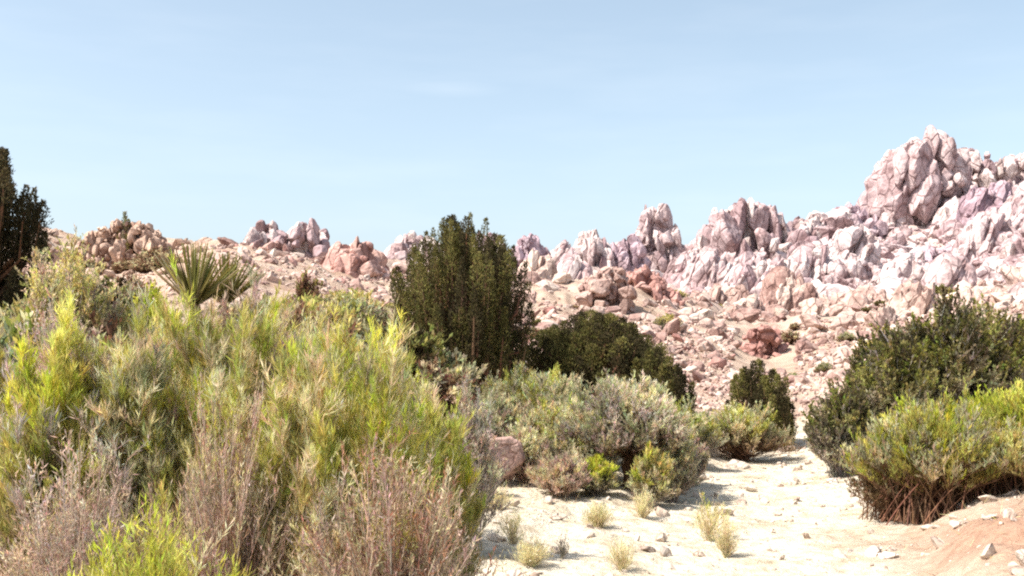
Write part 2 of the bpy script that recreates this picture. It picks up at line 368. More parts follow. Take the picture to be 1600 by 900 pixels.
outcrop('rock_outcrop', [(1520, 440), (1545, 392), (1590, 352), (1640, 335), (1700, 345), (1740, 440)], 125, 470, FAR,
        'slanting whitish rock rib at the right edge above the dark shrubs', seed=24, n=60, rpx=(9, 24), tall=1.0)
outcrop('rock_outcrop', [(1262, 470), (1285, 420), (1320, 404), (1360, 412), (1390, 440), (1400, 475)], 118, 480, FAR,
        'low whitish bedrock face in the middle of the right mountain slope', seed=25, n=50, rpx=(9, 22), tall=1.0)
outcrop('rock_outcrop', [(898, 462), (912, 436), (945, 420), (975, 419), (990, 462)], row_dist(940, 462)-14, 478, MID,
        'cream left end of the red banded outcrop below the spire', seed=26, n=34, rpx=(8, 16), tall=.8)
outcrop('rock_outcrop', [(960, 468), (978, 426), (1008, 416), (1032, 432), (1064, 468)], row_dist(1010, 464)-14, 484, RED,
        'salmon red right end of the outcrop below the spire', seed=27, n=40, rpx=(8, 17), tall=.85)
outcrop('rock_outcrop', [(506, 425), (520, 385), (550, 374), (580, 380), (602, 425)], 60, 440, RED,
        'rounded salmon red outcrop left of the tall juniper', seed=28, n=22, rpx=(12, 26), tall=.8)
outcrop('rock_outcrop', [(402, 415), (410, 385), (432, 374), (452, 388), (458, 415)], 62, 425, RED,
        'small brick red outcrop below the whitish double-humped rocks', seed=29, n=14, rpx=(9, 18), tall=.85)
outcrop('rock_outcrop', [(590, 415), (612, 378), (650, 362), (690, 372), (720, 412)], 110, 425, FAR,
        'pale rocks on the skyline directly left of the tall juniper', seed=30, n=30, rpx=(8, 17), tall=.95)
outcrop('rock_outcrop', [(1150, 552), (1170, 516), (1195, 502), (1218, 516), (1240, 552)], row_dist(1195, 546), 560, RED,
        'small red outcrop low on the talus above the round dark shrub', seed=31, n=22, rpx=(7, 15), tall=.8)
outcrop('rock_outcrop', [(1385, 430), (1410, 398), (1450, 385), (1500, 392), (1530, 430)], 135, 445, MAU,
        'ledge painted in mauve shade at the foot of the tallest crag', seed=32, n=44, rpx=(8, 17), tall=.9)

WALL = [(1070, 1150, 378, 452, FAR, .3, 'pale buttress sloping down from the left foot of the broad dome'),
 (1135, 1235, 392, 462, FAR, .3, 'fractured rock face directly under the broad dome'),
 (1225, 1305, 372, 440, FAR, .2, 'lavender pink rock face between the broad dome and the dusky shoulder'),
 (1185, 1270, 425, 488, MID, .2, 'tan pink ledge at the mountain foot under the pale saddle'),
 (1290, 1375, 352, 425, FAR, .3, 'jagged pink face right under the dusky mauve shoulder'),
 (1370, 1450, 392, 455, FAR, .3, 'broken pale face below the left half of the tallest crag'),
 (1440, 1520, 405, 465, FAR, .3, 'broken pale face below the right half of the tallest crag'),
 (1490, 1575, 330, 400, FAR, .4, 'slanting slabs right of the tallest crag, halfway down the long ridge'),
 (1560, 1660, 285, 365, FAR, .4, 'upper slabs at the right edge just under the long ridge'),
 (1500, 1580, 286, 350, MAU, .3, 'face painted in mauve shade under the dip of the long ridge'),
 (1385, 1475, 446, 500, MID, .2, 'low pinkish rock band right above the large airy shrub'),
 (1470, 1570, 452, 505, MID, .2, 'low pinkish rock band above the right end of the dark shrubs'),
 (1570, 1680, 430, 500, FAR, .3, 'pale rocks at the right edge close above the dark shrubs'),
 (1085, 1180, 446, 486, MID, .2, 'pinkish ledge right of the red banded outcrop'),
 (1290, 1390, 452, 502, MID, .2, 'pinkish rock band at the foot of the low whitish bedrock face'),
 (862, 925, 402, 446, FAR, .2, 'small pink ledge under the pale leaning fin'),
 (800, 870, 398, 446, MID, .2, 'pinkish ledge under the greyish mauve knob'),
 (1040, 1100, 400, 446, FAR, .2, 'pale ledge at the right foot of the twin-pointed spire'),
 (640, 700, 385, 420, MID, .1, 'tan pink ledge behind the left side of the tall juniper'),
 (940, 1010, 378, 425, FAR, .3, 'pinkish saddle rocks between the leaning fin and the twin-pointed spire'),
 (850, 905, 384, 425, FAR, .2, 'low pale skyline rocks between the mauve knob and the leaning fin'),
 (1050, 1110, 376, 425, FAR, .2, 'pinkish skyline rocks joining the spire to the broad dome'),
 (1225, 1300, 340, 385, FAR, .2, 'thin skyline rocks between dome and dusky shoulder')]
for i, (a0, a1, vt, vb, mt, tl, lab) in enumerate(WALL):
    rw = np.random.default_rng(600+i); xs_ = np.linspace(a0, a1, 8)
    pf = [(float(x_), float(vt+(vb-vt)*(.75*abs((x_-a0)/(a1-a0)-.4)**1.3+rw.uniform(-.02, .28)))) for x_ in xs_]
    pf[0] = (a0, vb); pf[-1] = (a1, vb)
    outcrop('rock_outcrop', pf, row_dist((a0+a1)/2, vb-8), vb+6, mt, lab, seed=640+i, n=44, rpx=(6, 22), tall=1.35, tilt=tl, depth=.7, lev=3)
# scattered boulders over the slopes -------------------------------------------------
def sample_slope(n, umin, umax, ymin, ymax, r):
    ou, oy = [], []
    ug = np.linspace(umin, umax, 140); yg = np.geomspace(ymin, ymax, 160)
    U, Yg = np.meshgrid(ug, yg); Zg = base_h(wx(U, Yg), Yg); vg = HOR-(Zg-ZC)*F/Yg
    wgt = np.clip(vg[:-1]-vg[1:], .15, None).ravel(); wgt /= wgt.sum()
    k = r.choice(len(wgt), n, p=wgt); iy, iu = np.divmod(k, len(ug))
    u = ug[iu]+r.uniform(-.5, .5, n)*(ug[1]-ug[0]); t = r.random(n)
    y = yg[iy]*(1-t)+yg[np.minimum(iy+1, len(yg)-1)]*t
    return u, y
r = np.random.default_rng(99)
NB = 26000
u, y = sample_slope(NB, 40, 1720, 24, 178, r)
rp = 2.1*(1-r.random(NB))**(-1/1.9); rp = np.clip(rp, 2.1, 17)
rp *= np.interp(u, [0, 600, 1100, 1250, 1600], [.95, .95, 1, 1.1, 1.15])*np.interp(y, [24, 45, 80], [.6, .8, 1.05])
x = wx(u, y); clear = (wash(x, y) > .2) | ((y < 30) & (rp > 9))
dens = fbm2(x*.06, y*.06, 3, 77)
vq = HOR-(base_h(x, y)-ZC)*F/y
for (a0, a1, b0, b1, yy) in ((890, 1072, 415, 490, 110), (1145, 1244, 500, 580, 70), (500, 610, 370, 430, 62), (398, 462, 370, 412, 64), (110, 285, 345, 425, 57)):
    clear |= (u > a0) & (u < a1) & (vq > b0) & (vq < b1) & (y < yy+6)
keep = ~clear & ~((dens < -.05) & (r.random(NB) < .5) & (y < 100))
u, y, rp, x = u[keep], y[keep], rp[keep], x[keep]
R = rp*y/F; z = ground(x, y)
order = np.argsort(-rp); top = order[:290]; rest = order[290:]
protos = []; BOULDERS = []; STONES = []
for i in range(14):
    P, Fc = rock_shape(4, 500+i, int(r.integers(8, 15)), .10)
    P = P*np.array([r.uniform(.85, 1.25), r.uniform(.8, 1.1), r.uniform(.6, .9)])
    protos.append([mesh('boulder', P, [Fc], m_, {'tone': np.zeros(len(P))}) for m_ in (FAR, MID, WARM, RED)])
def boulder_mat(u_, y_, rr):
    if u_ < 330 and y_ < 80: return 2
    if rr < np.interp(u_, [200, 700, 1150, 1250], [.14, .07, .05, .0]) * (y_ < 110): return 3
    if y_ > 92 and u_ > 700: return 0
    return 1
for j in top:
    mi = boulder_mat(u[j], y[j], r.random())
    o = obj('boulder', protos[int(r.integers(14))][mi], None, (x[j], y[j], z[j]+R[j]*.25))
    s = R[j]; o.scale = (s*r.uniform(.9, 1.3), s*r.uniform(.9, 1.2), s*r.uniform(.8, 1.2)); o.rotation_euler = (r.normal(0, .3), r.normal(0, .3), r.uniform(0, 6.28))
    o['tint'] = ['pale pink', 'cream', 'tan', 'reddish'][mi]; BOULDERS.append(o)
    tag(o, 'x', 'boulder', 'boulders on the left hillside' if u[j] < 640 else 'boulders on the middle talus' if y[j] < 95 else 'boulders on the far mountain')
def rock_mass(name, idx, mat, lev, label, u, y, R, x, z):
    shp = [rock_shape(lev, 900+i, int(r.integers(7, 13)), .08) for i in range(24)]
    n = len(idx); which = r.integers(0, 24, n); VV, FF, TT = [], [], []; off = 0
    for kq in range(24):
        ii = idx[which == kq]
        if not len(ii): continue
        P, Fc = shp[kq]; m = len(ii)
        a = r.uniform(0, 6.28, m); ca, sa = np.cos(a), np.sin(a)
        S = np.stack([r.uniform(.8, 1.4, m), r.uniform(.8, 1.2, m), r.uniform(.5, 1.0, m)], 1)*R[ii][:, None]
        Q = P[None]*S[:, None]; tl = r.normal(0, .3, (m, 2))
        Q[..., 2] += Q[..., 0]*tl[:, :1]+Q[..., 1]*tl[:, 1:]
        X_ = Q[..., 0]*ca[:, None]-Q[..., 1]*sa[:, None]; Y_ = Q[..., 0]*sa[:, None]+Q[..., 1]*ca[:, None]
        Q = np.stack([X_+x[ii][:, None], Y_+y[ii][:, None], Q[..., 2]+(z[ii]+R[ii]*.15)[:, None]], -1)
        FF.append((Fc[None]+(off+np.arange(m)*len(P))[:, None, None]).reshape(-1, 3)); off += m*len(P)
        VV.append(Q.reshape(-1, 3)); TT.append(np.repeat(r.random(m), len(P)))
    o = obj(name, mesh(name, np.concatenate(VV), [np.concatenate(FF)], mat, {'tone': np.concatenate(TT)}))
    tag(o, label, 'rubble', None, 'stuff')
mi = np.array([boulder_mat(u[j], y[j], r.random()) for j in rest])
rock_mass('rubble', rest[mi == 0], FAR, 2, 'countless pale pink rocks covering the far mountain', u, y, R, x, z)
rock_mass('rubble', rest[mi == 1], MID, 2, 'countless cream rocks covering the middle and left slopes', u, y, R, x, z)
rock_mass('rubble', rest[mi == 2], WARM, 2, 'countless tan rocks around the brown heap at left', u, y, R, x, z)
rock_mass('rubble', rest[mi == 3], RED, 2, 'small reddish rocks mixed into the slope rubble', u, y, R, x, z)

# stones and gravel of the wash
n = 5200; gx = r.uniform(-3, 9, n); gy = r.uniform(6.5, 24, n)
gR = .006*(1-r.random(n))**(-1/1.5); gR = np.clip(gR, .006, .06)
gk = gx < 7.5
gx, gy, gR = gx[gk], gy[gk], gR[gk]; gz = ground(gx, gy)
rock_mass('gravel', np.arange(len(gx)), M['stone'], 2, 'pale gravel and stones strewn over the sandy wash', gx, gy, gR, gx, gz)
nst = [(1230, 702, .13), (1150, 722, .16), (1080, 705, .17), (905, 762, .09), (1095, 742, .10), (1300, 752, .08), (1010, 850, .06), (870, 828, .06), (1190, 768, .05), (1365, 862, .06), (1500, 868, .05), (1450, 845, .045), (1545, 838, .06), (1110, 715, .14), (1135, 700, .12), (990, 745, .12), (1045, 742, .15)]
stp = [mesh('stone', rock_shape(4, 700+i, 10, .1)[0]*np.array([1.2, 1, .65]), [ICO[4][1]], M['stone'], {'tone': np.zeros(len(ICO[4][0]))}) for i in range(5)]
for i, (uu, vv, s) in enumerate(nst):
    Y = ZC*F/(vv-HOR); X = wx(uu, Y)
    o = obj('stone', stp[i % 5], None, (X, Y, gnd(X, Y)+s*.2)); o.scale = (s,)*3; o.rotation_euler = (0, 0, r.uniform(0, 6))
    tag(o, 'x', 'stone', 'stones along the wash'); STONES.append(o)
P, Fc = rock_shape(5, 813, 9, .12); P = P*np.array([1, .8, 1]); P[:, 0] += .15*P[:, 2]; P[:, 2] = np.where(P[:, 2] > .45, .45+(P[:, 2]-.45)*.45, P[:, 2])
o = obj('boulder', mesh('boulder', P*np.array([.28, .25, .38]), [Fc], M['rock_near'], {'tone': np.zeros(len(P))}, True), None, (wx(768, 12.4), 12.4, gnd(wx(768, 12.4), 12.4)+.27))
tag(o, 'upright pinkish brown pointed rock at the right edge of the tall brush', 'boulder')

# ------------------------------------------------------------------ plants
def unit(a): return a/np.maximum(np.linalg.norm(a, axis=-1, keepdims=True), 1e-9)
def ribbons(P0, D, L, W, bend, segs, c0, c1, r):
    n = len(P0); t = np.linspace(0, 1, segs+1)[None, :, None]
    p = P0[:, None]+D[:, None]*L[:, None, None]*t+bend[:, None]*L[:, None, None]*t*t
    s = unit(np.cross(D, r.normal(size=(n, 3))))
    wd = (W[:, None, None]*.5*np.clip(1-t, .12, 1)**.6)
    V = np.stack([p-s[:, None]*wd, p+s[:, None]*wd], 2)           # n, segs+1, 2, 3
    cl = c0[:, None]*(1-t)+c1[:, None]*t; cl = np.repeat(cl[:, :, None], 2, 2)
    b = (np.arange(n)*(segs+1)*2)[:, None]+(np.arange(segs)*2)[None]
    q = np.stack([b, b+1, b+3, b+2], -1).reshape(-1, 4)
    return V.reshape(-1, 3), q, cl.reshape(-1, 3)
def leaves(P0, D, L, W, c, r):
    """a small pointed leaf each: 4 vertices"""
    n = len(P0); s = unit(np.cross(D, r.normal(size=(n, 3))))*(W*.5)[:, None]
    m = P0+D*(L*.45)[:, None]
    V = np.stack([P0, m+s, P0+D*L[:, None], m-s], 1)
    q = np.arange(n*4).reshape(n, 4)
    return V.reshape(-1, 3), q, np.repeat(c, 4, 0)
def tubes(paths, rad, cols, sides=5):
    """paths n,k,3; rad n,k"""
    n, k, _ = paths.shape; T = unit(np.gradient(paths, axis=1)); ref = np.zeros_like(T); ref[..., 0] = 1
    ref[np.abs(T[..., 0]) > .9] = (0, 1, 0)
    A = unit(np.cross(T, ref)); B = np.cross(T, A)
    a = np.linspace(0, 2*math.pi, sides, endpoint=False)
    V = paths[:, :, None]+rad[:, :, None, None]*(A[:, :, None]*np.cos(a)[:, None]+B[:, :, None]*np.sin(a)[:, None])
    i = np.arange(n*k*sides).reshape(n, k, sides); j = np.roll(i, -1, 2)
    q = np.stack([i[:, :-1], j[:, :-1], j[:, 1:], i[:, 1:]], -1).reshape(-1, 4)
    return V.reshape(-1, 3), q, np.repeat(np.repeat(cols[:, None], k, 1)[:, :, None], sides, 2).reshape(-1, 3)
class MB:
    def __init__(s): s.V, s.F, s.C, s.n = [], [], [], 0
    def add(s, V, q, c): s.V.append(V); s.F.append(q+s.n); s.C.append(c); s.n += len(V)
    def build(s, name, mat, parent):
        if not s.V: return
        return obj(name, mesh(name, np.concatenate(s.V), [np.concatenate(s.F)], mat, {'col': np.clip(np.concatenate(s.C), .004, .9)}), parent)
GREEN, BRIGHT, OLIVE, STRAW, PINK, GREY, SAGE, DARK, RUST = (np.array(c) for c in
  ((.49, .475, .115), (.55, .58, .07), (.36, .32, .11), (.72, .62, .37), (.52, .385, .30), (.52, .45, .38), (.50, .48, .29), (.085, .070, .034), (.26, .14, .085)))
def jit(base, n, r, a=.25):
    c = np.repeat(base[None], n, 0) if base.ndim == 1 else base
    return c*(1+r.normal(0, a, (n, 1)))*(1+r.normal(0, .07, (n, 3)))
def palette(pal, n, r):
    cs = np.array([p[0] for p in pal]); w_ = np.array([p[1] for p in pal], float); return cs[r.choice(len(cs), n, p=w_/w_.sum())]
def shrub(name, label, cat, u, Y, wpx, vtop, pal, seed, np_=160, ns=12, nl=10, leaf=(.03, .07), lw=.004, up=.75, fill=(.5, 1.0), t0=.4,
          wood=GREY*.6, group=None, lsp=.5, spread=.09, trunk=0.0, lean=(0, 0), depth=1.0, segs=3, hmin=.0, vase=.35, tipc=None):
    """a shrub: woody branches fan out from the root crown; twigs and narrow leaves cover their outer part"""
    r = np.random.default_rng(seed); X = wx(u, Y); zb = gnd(X, Y); Rr = wpx/2*Y/F; H = max(Zv(Y, vtop)-zb, .15)
    root = bpy.data.objects.new(name, None); C.objects.link(root); root.location = (X, Y, zb); tag(root, label, cat, group)
    ph = r.uniform(0, 6.283, np_); rho = np.sqrt(r.random(np_))
    ragged = 1+.16*np.sin(ph*3+seed)+.10*np.sin(ph*7+seed*2)+r.normal(0, .07, np_)
    k = r.uniform(*fill, np_)
    ex = rho*np.cos(ph)*Rr*ragged; ey = rho*np.sin(ph)*Rr*depth*ragged
    ez = H*(1-hmin)*np.sqrt(1-.9*rho**2)*k*(1+.07*np.sin(ex/Rr*9+seed)) + H*hmin
    E = np.stack([ex+lean[0], ey+lean[1], ez], 1)
    b0 = np.stack([r.normal(0, spread*Rr, np_), r.normal(0, spread*Rr, np_), np.full(np_, -.02)], 1)
    if trunk: b0 = b0*np.array([.3, .3, 1])+np.array([lean[0]*.8, lean[1]*.8, trunk*H])
    M1 = b0+(E-b0)*np.array([vase, vase, .62])+r.normal(0, .03*Rr, (np_, 3))
    def bez(t): t = t[..., None]; return b0[:, None]*(1-t)**2+2*M1[:, None]*t*(1-t)+E[:, None]*t*t
    def bezd(t): t = t[..., None]; return unit(2*(M1-b0)[:, None]*(1-t)+2*(E-M1)[:, None]*t)
    tt = np.repeat(np.linspace(0, 1, 7)[None], np_, 0)
    wood_mb = MB(); pth = bez(tt); rad = (np.interp(Rr, [.2, 1, 2.5], [.004, .010, .03])*np.linspace(1, .25, 7))[None]*r.uniform(.6, 1.3, (np_, 1))
    wood_mb.add(*tubes(pth, rad, jit(wood, np_, r, .2), 4))
    if trunk:
        tp = np.array([[0, 0, -.08], [lean[0]*.3, lean[1]*.3, trunk*H*.4], [lean[0]*.7, lean[1]*.7, trunk*H*.8], [lean[0]*.85, lean[1]*.85, trunk*H*1.15]])
        for q in range(3):
            wood_mb.add(*tubes((tp+np.array([(q-1)*.03*Rr, 0, 0])+r.normal(0, .02*Rr, (4, 3)))[None], (np.array([1.3, 1, .85, .5])*.085*Rr)[None], (wood*.8)[None], 8))
    wood_mb.build('branches', M['wood'], root)
    # twigs
    pc = palette(pal, np_, r)
    tq = t0+(1-t0)*r.random((np_, ns))**.75; S = bez(tq).reshape(-1, 3); Dd = bezd(tq).reshape(-1, 3); n2 = len(S)
    L2 = r.uniform(.5, 1.1, n2)*np.interp(Rr, [.1, .6, 2], [.09, .20, .38])*np.where(tq.ravel() > .85, .8, 1)
    D2 = unit(Dd*.55+r.normal(0, .36, (n2, 3))+np.array([0, 0, up]))
    c2 = np.repeat(pc, ns, 0); hw = np.clip((S[:, 2]/H), 0, 1)[:, None]
    woodc = jit(wood*1.15, n2, r, .2); cw = np.clip((.55-hw)*2.2, 0, 1)
    c2 = jit(c2, n2, r, .13); c2m = c2*(1-cw)+woodc*cw
    mb = MB(); bend2 = r.normal(0, .10, (n2, 3))
    mb.add(*ribbons(S, D2, L2, np.full(n2, lw*1.0), bend2, segs, woodc, c2m if tipc is None else jit(tipc, n2, r), r))
    # leaves
    t = r.uniform(.12, 1.05, (n2, nl)); t3 = t[..., None]
    LP = (S[:, None]+D2[:, None]*L2[:, None, None]*t3+bend2[:, None]*L2[:, None, None]*t3*t3).reshape(-1, 3); n3 = len(LP)
    D3 = unit(np.repeat(D2, nl, 0)*.8+r.normal(0, lsp, (n3, 3))+np.array([0, 0, up*.5]))
    keepl = r.random(n3) > np.repeat(cw[:, 0], nl)*.55
    c3 = jit(np.repeat(c2m, nl, 0), n3, r, .16)
    pn = fbm3(LP/Rr*2.1+seed, 3, 8)[:, None]; c3 = c3*(1+.35*pn)+np.clip(pn-.1, 0, 1)*.25*STRAW
    LP, D3, c3 = LP[keepl], D3[keepl], c3[keepl]; n3 = len(LP)
    mb.add(*leaves(LP, D3, r.uniform(leaf[0], leaf[1], n3), np.full(n3, lw)*r.uniform(.8, 1.8, n3), c3, r))
    mb.build('foliage', M['leaf'], root)
    return root
def juniper(name, label, u, Y, wpx, vtop, seed, nf=60, nleaf=900, pal=None, flame=.30, cat='tree', round_=.55, vbase=None, leafsz=.05, skirt=.05, group=None, fw=1.0):
    """dense evergreen: trunk and limbs, crown of upright flame shaped sprays"""
    r = np.random.default_rng(seed); X = wx(u, Y); zb = gnd(X, Y); Rr = wpx/2*Y/F; H = Zv(Y, vtop)-zb
    pal = pal or [(DARK, 5), (OLIVE*.5, 3), (OLIVE*.7, 1)]
    root = bpy.data.objects.new(name, None); C.objects.link(root); root.location = (X, Y, zb); tag(root, label, cat, group)
    ph = r.uniform(0, 6.283, nf); rho = r.random(nf)**.5
    topz = H*(1-.93*rho**2.2*round_)*r.uniform(.82, 1.0, nf); topz[0] = H; rho[0] = .1
    topz[1] = H*.98; rho[1] = .2; ph[1] = 3.3
    lo = (r.random(nf) < .42+.25*(rho > .6)); lo[:2] = False
    topz[lo] *= r.uniform(.28, .85, lo.sum())
    tip = np.stack([rho*np.cos(ph)*Rr*.92, rho*np.sin(ph)*Rr*.92, topz], 1)
    fl = H*flame*r.uniform(.7, 1.4, nf)
    base = tip*np.array([.86, .86, 1])-np.stack([0*fl, 0*fl, fl], 1); base[:, 2] = np.maximum(base[:, 2], H*skirt)
    ax = tip-base; mb = MB()
    n = nf*nleaf; t = r.random((nf, nleaf))**.85
    rf = (Rr*.17*fw*r.uniform(.7, 1.3, nf))[:, None]*np.sin(np.clip(t*.85+.12, 0, 1)*math.pi)**.7*(1-.55*t)
    a = r.uniform(0, 6.283, (nf, nleaf)); rr = rf*r.random((nf, nleaf))**.35*(1+.35*np.sin(t*23+a*2))
    P = base[:, None]+ax[:, None]*t[..., None]+np.stack([np.cos(a)*rr, np.sin(a)*rr, np.zeros_like(rr)], -1)
    P = P.reshape(-1, 3)
    D = unit(np.stack([np.cos(a)*.6, np.sin(a)*.6, np.full_like(a, .9)], -1).reshape(-1, 3)+r.normal(0, .35, (n, 3)))
    c = jit(np.repeat(palette(pal, nf, r), nleaf, 0), n, r, .3)
    mb.add(*leaves(P, D, r.uniform(.5, 1.5, n)*leafsz, np.full(n, leafsz*.42), c, r))
    mb.build('crown', M['leaf'], root)
    wb = MB(); tk = Rr*.09
    tp = np.array([[[0, 0, -.15], [.05*Rr, 0, H*.2], [-.04*Rr, .02, H*.5], [0, 0, H*.8]]]); wb.add(*tubes(tp, np.array([[1.4, 1, .7, .25]])*tk, RUST[None]*.8, 8))
    s0 = np.stack([0*ph, 0*ph, H*np.clip(.04+.5*r.random(nf)*topz/H, .03, .6)], 1); mid = (s0+base)/2+r.normal(0, .04*Rr, (nf, 3))
    pth = np.stack([s0, mid, base, base+ax*.6], 1); wb.add(*tubes(pth, (np.array([[.45, .32, .22, .08]])*tk)*np.ones((nf, 1)), jit(RUST*.8, nf, r, .2), 5))
    wb.build('trunk', M['wood'], root)
    return root

# trees and dark evergreens
juniper('juniper_tree', 'tall dark juniper with spiky upright tips in the middle left, against the rocks', 724, 20, 246, 334, 41, nf=260, nleaf=600, flame=.30, round_=.30, leafsz=.045, fw=.68, pal=[(DARK, 5), (OLIVE*.42, 3), (OLIVE*.65, 2)])
juniper('juniper_tree', 'dark juniper cut off by the left edge, taller than the brush', -26, 16, 205, 214, 42, nf=170, nleaf=620, flame=.22, round_=.28, leafsz=.045, pal=[(DARK*.8, 5), (DARK*1.3, 3)], fw=1.0)
juniper('juniper_shrub', 'wide rounded olive dark evergreen just right of the tall juniper', 930, 21.5, 245, 486, 43, nf=170, nleaf=620, flame=.3, cat='bush', fw=1.15, round_=.42, leafsz=.05, pal=[(DARK, 4), (OLIVE*.45, 4), (OLIVE*.65, 2)])
juniper('juniper_shrub', 'lower right flank evergreen leaning out from the wide rounded one', 1025, 20, 125, 545, 44, nf=80, nleaf=620, flame=.35, cat='bush', fw=1.3, round_=.45, leafsz=.05, pal=[(DARK, 4), (OLIVE*.45, 4), (OLIVE*.65, 1)])
juniper('juniper_shrub', 'upright dark shrub behind the round sage bush at the end of the wash', 1190, 20, 140, 562, 45, nf=75, nleaf=620, flame=.4, cat='bush', round_=.5, leafsz=.045, pal=[(DARK, 3), (OLIVE*.7, 4)])
juniper('juniper_shrub', 'very dark evergreen at the right edge behind the green shrubs', 1600, 19, 90, 488, 46, nf=60, nleaf=620, flame=.4, cat='bush', round_=.5, leafsz=.045)
juniper('pinyon_tree', 'tiny grey green tree on top of the brown rock heap', 197, 54, 34, 331, 47, nf=14, nleaf=200, flame=.4, round_=.5, leafsz=.10, pal=[(OLIVE*.8, 1), (SAGE*.5, 1)])
LP = [(OLIVE*.6, 4), (GREEN*.5, 4), (DARK*1.3, 4), (STRAW*.5, .8)]
shrub('leafy_shrub', 'large airy dark green shrub on the right behind the bright green brush', 'bush', 1475, 16.5, 290, 478, LP, 51, np_=520, ns=19, nl=16, leaf=(.03, .07), lw=.024, up=.5, t0=.35, fill=(.55, 1.02))
shrub('leafy_shrub', 'dense dark green shrub joining the large airy one to the right edge', 'bush', 1565, 17.5, 200, 488, LP, 54, np_=380, ns=18, nl=15, leaf=(.03, .07), lw=.024, up=.5, t0=.3, fill=(.5, 1.02))
shrub('leafy_shrub', 'thick dark green shrub under the left side of the large airy one', 'bush', 1405, 15.5, 150, 530, LP, 55, np_=260, ns=17, nl=15, leaf=(.03, .07), lw=.023, up=.5, t0=.3, fill=(.5, 1.02))
shrub('leafy_shrub', 'open twiggy olive shrub left of the large dark green one', 'bush', 1362, 16, 120, 545, LP, 52, np_=120, ns=14, nl=10, leaf=(.03, .06), lw=.02, up=.5, t0=.4)
shrub('leafy_shrub', 'dark olive shrub standing at the right bank of the wash', 'bush', 1312, 15.2, 120, 600, LP, 53, np_=180, ns=14, nl=12, leaf=(.03, .06), lw=.02, up=.5, t0=.3)
# foreground brush
B1 = [(GREEN, 4), (BRIGHT, 1.8), (OLIVE*1.5, 1), (STRAW, 2.2), (SAGE, 1)]
B2 = [(GREEN, 3), (STRAW, 2.5), (OLIVE*1.3, 1.5), (BRIGHT, 1), (PINK, 1), (SAGE, 1)]
B3 = [(BRIGHT, 4), (GREEN, 3), (STRAW, .6)]
DRY = [(PINK, 4), (GREY, 2), (STRAW*.8, 1.5), (RUST, 1.5)]
GRY = [(GREY, 4), (SAGE, 1.5), (PINK, 1.5)]
SG = [(SAGE, 5), (GREY, 2), (STRAW, 1), (GREEN, 1)]
br = dict(lw=.0036, leaf=(.03, .085), up=.85, ns=19, nl=26, lsp=.4)
shrub('rabbitbrush', 'tall yellow green brush at the right end of the foreground thicket', 'bush', 540, 5.4, 360, 474, B1, 61, np_=420, t0=.26, fill=(.45, 1.0), wood=STRAW*.75, **br)
shrub('rabbitbrush', 'tallest straw and green brush in the middle of the foreground thicket', 'bush', 355, 5.9, 430, 442, B2, 62, np_=420, t0=.28, fill=(.5, 1.0), wood=STRAW*.75, **br)
shrub('rabbitbrush', 'green brush with leaning stems near the left edge of the thicket', 'bush', 95, 5.3, 270, 508, [(GREEN, 4), (BRIGHT, 1.5), (OLIVE, 2), (GREY, 1)], 63, np_=280, t0=.35, wood=PINK*.7, **br)
shrub('rabbitbrush', 'bright yellow green low brush at the bottom left, nearest of all', 'bush', 235, 3.7, 370, 806, B3, 64, np_=260, t0=.30, wood=RUST, lw=.003, leaf=(.025, .055), up=1.0, ns=15, nl=12)
shrub('dry_brush', 'dead greyish pink twiggy brush at the lower left above the bright green one', 'bush', 120, 4.5, 250, 650, [(PINK*1.1, 4), (GREY, 3), (STRAW, 1)], 65, np_=260, t0=.2, wood=PINK*.8, lw=.0035, leaf=(.015, .04), up=.35, ns=13, nl=6)
shrub('dry_brush', 'dry reddish tan brush below the tall yellow green brush', 'bush', 610, 4.5, 370, 685, [(PINK, 4), (STRAW*.8, 2.5), (RUST*1.3, 2), (GREEN, .6)], 66, np_=380, t0=.16, wood=PINK*.8, lw=.004, leaf=(.015, .04), up=.6, ns=15, nl=9)
shrub('dry_brush', 'upright dead rosy stems in the middle of the thicket', 'bush', 350, 4.8, 250, 585, [(PINK*1.1, 5), (RUST*1.2, 2), (STRAW, 1.5)], 67, np_=260, t0=.15, wood=PINK*.85, lw=.003, leaf=(.015, .04), up=1.3, ns=14, nl=7)
shrub('rabbitbrush', 'blonde seed-headed brush between the two tall green ones', 'bush', 480, 5.0, 230, 560, [(STRAW, 4), (GREEN, 3), (OLIVE*1.3, 2)], 68, np_=240, t0=.3, wood=STRAW*.6, **br)
shrub('rabbitbrush', 'grey green brush filling the left of the thicket', 'bush', 210, 5.4, 250, 505, [(SAGE, 3), (GREEN, 4), (GREY, .7), (STRAW, 2)], 69, np_=250, t0=.3, wood=STRAW*.6, **br)
shrub('rabbitbrush', 'olive brush cut off by the left edge of the picture', 'bush', -25, 5.6, 190, 560, [(OLIVE*1.2, 3), (GREEN, 2), (STRAW, 1)], 70, np_=140, t0=.3, wood=GREY*.5, **br)
shrub('rabbitbrush', 'slender green brush rising at the right side of the thicket', 'bush', 672, 5.9, 150, 600, [(GREEN, 3), (BRIGHT, 2), (STRAW, 1)], 71, np_=190, t0=.3, wood=STRAW*.6, **br)
shrub('sagebrush', 'pale grey bush peeping out behind the right end of the thicket', 'bush', 735, 8.6, 110, 582, GRY, 72, np_=200, t0=.3, lw=.006, leaf=(.02, .05), up=.6)
shrub('rabbitbrush', 'straw tufted brush behind the tall thicket, below the yucca', 'bush', 440, 8.7, 290, 462, [(STRAW, 3), (OLIVE*1.3, 3), (GREEN, 2)], 73, np_=300, t0=.35, wood=GREY*.5, lw=.005, leaf=(.03, .06), up=.9, ns=13, nl=10)
shrub('rabbitbrush', 'yellow green brush crest right behind the thicket', 'bush', 615, 8.7, 210, 545, [(GREEN, 3), (BRIGHT, 1), (STRAW, 2)], 74, np_=280, t0=.35, wood=GREY*.5, lw=.005, leaf=(.03, .06), up=.9, ns=13, nl=10)
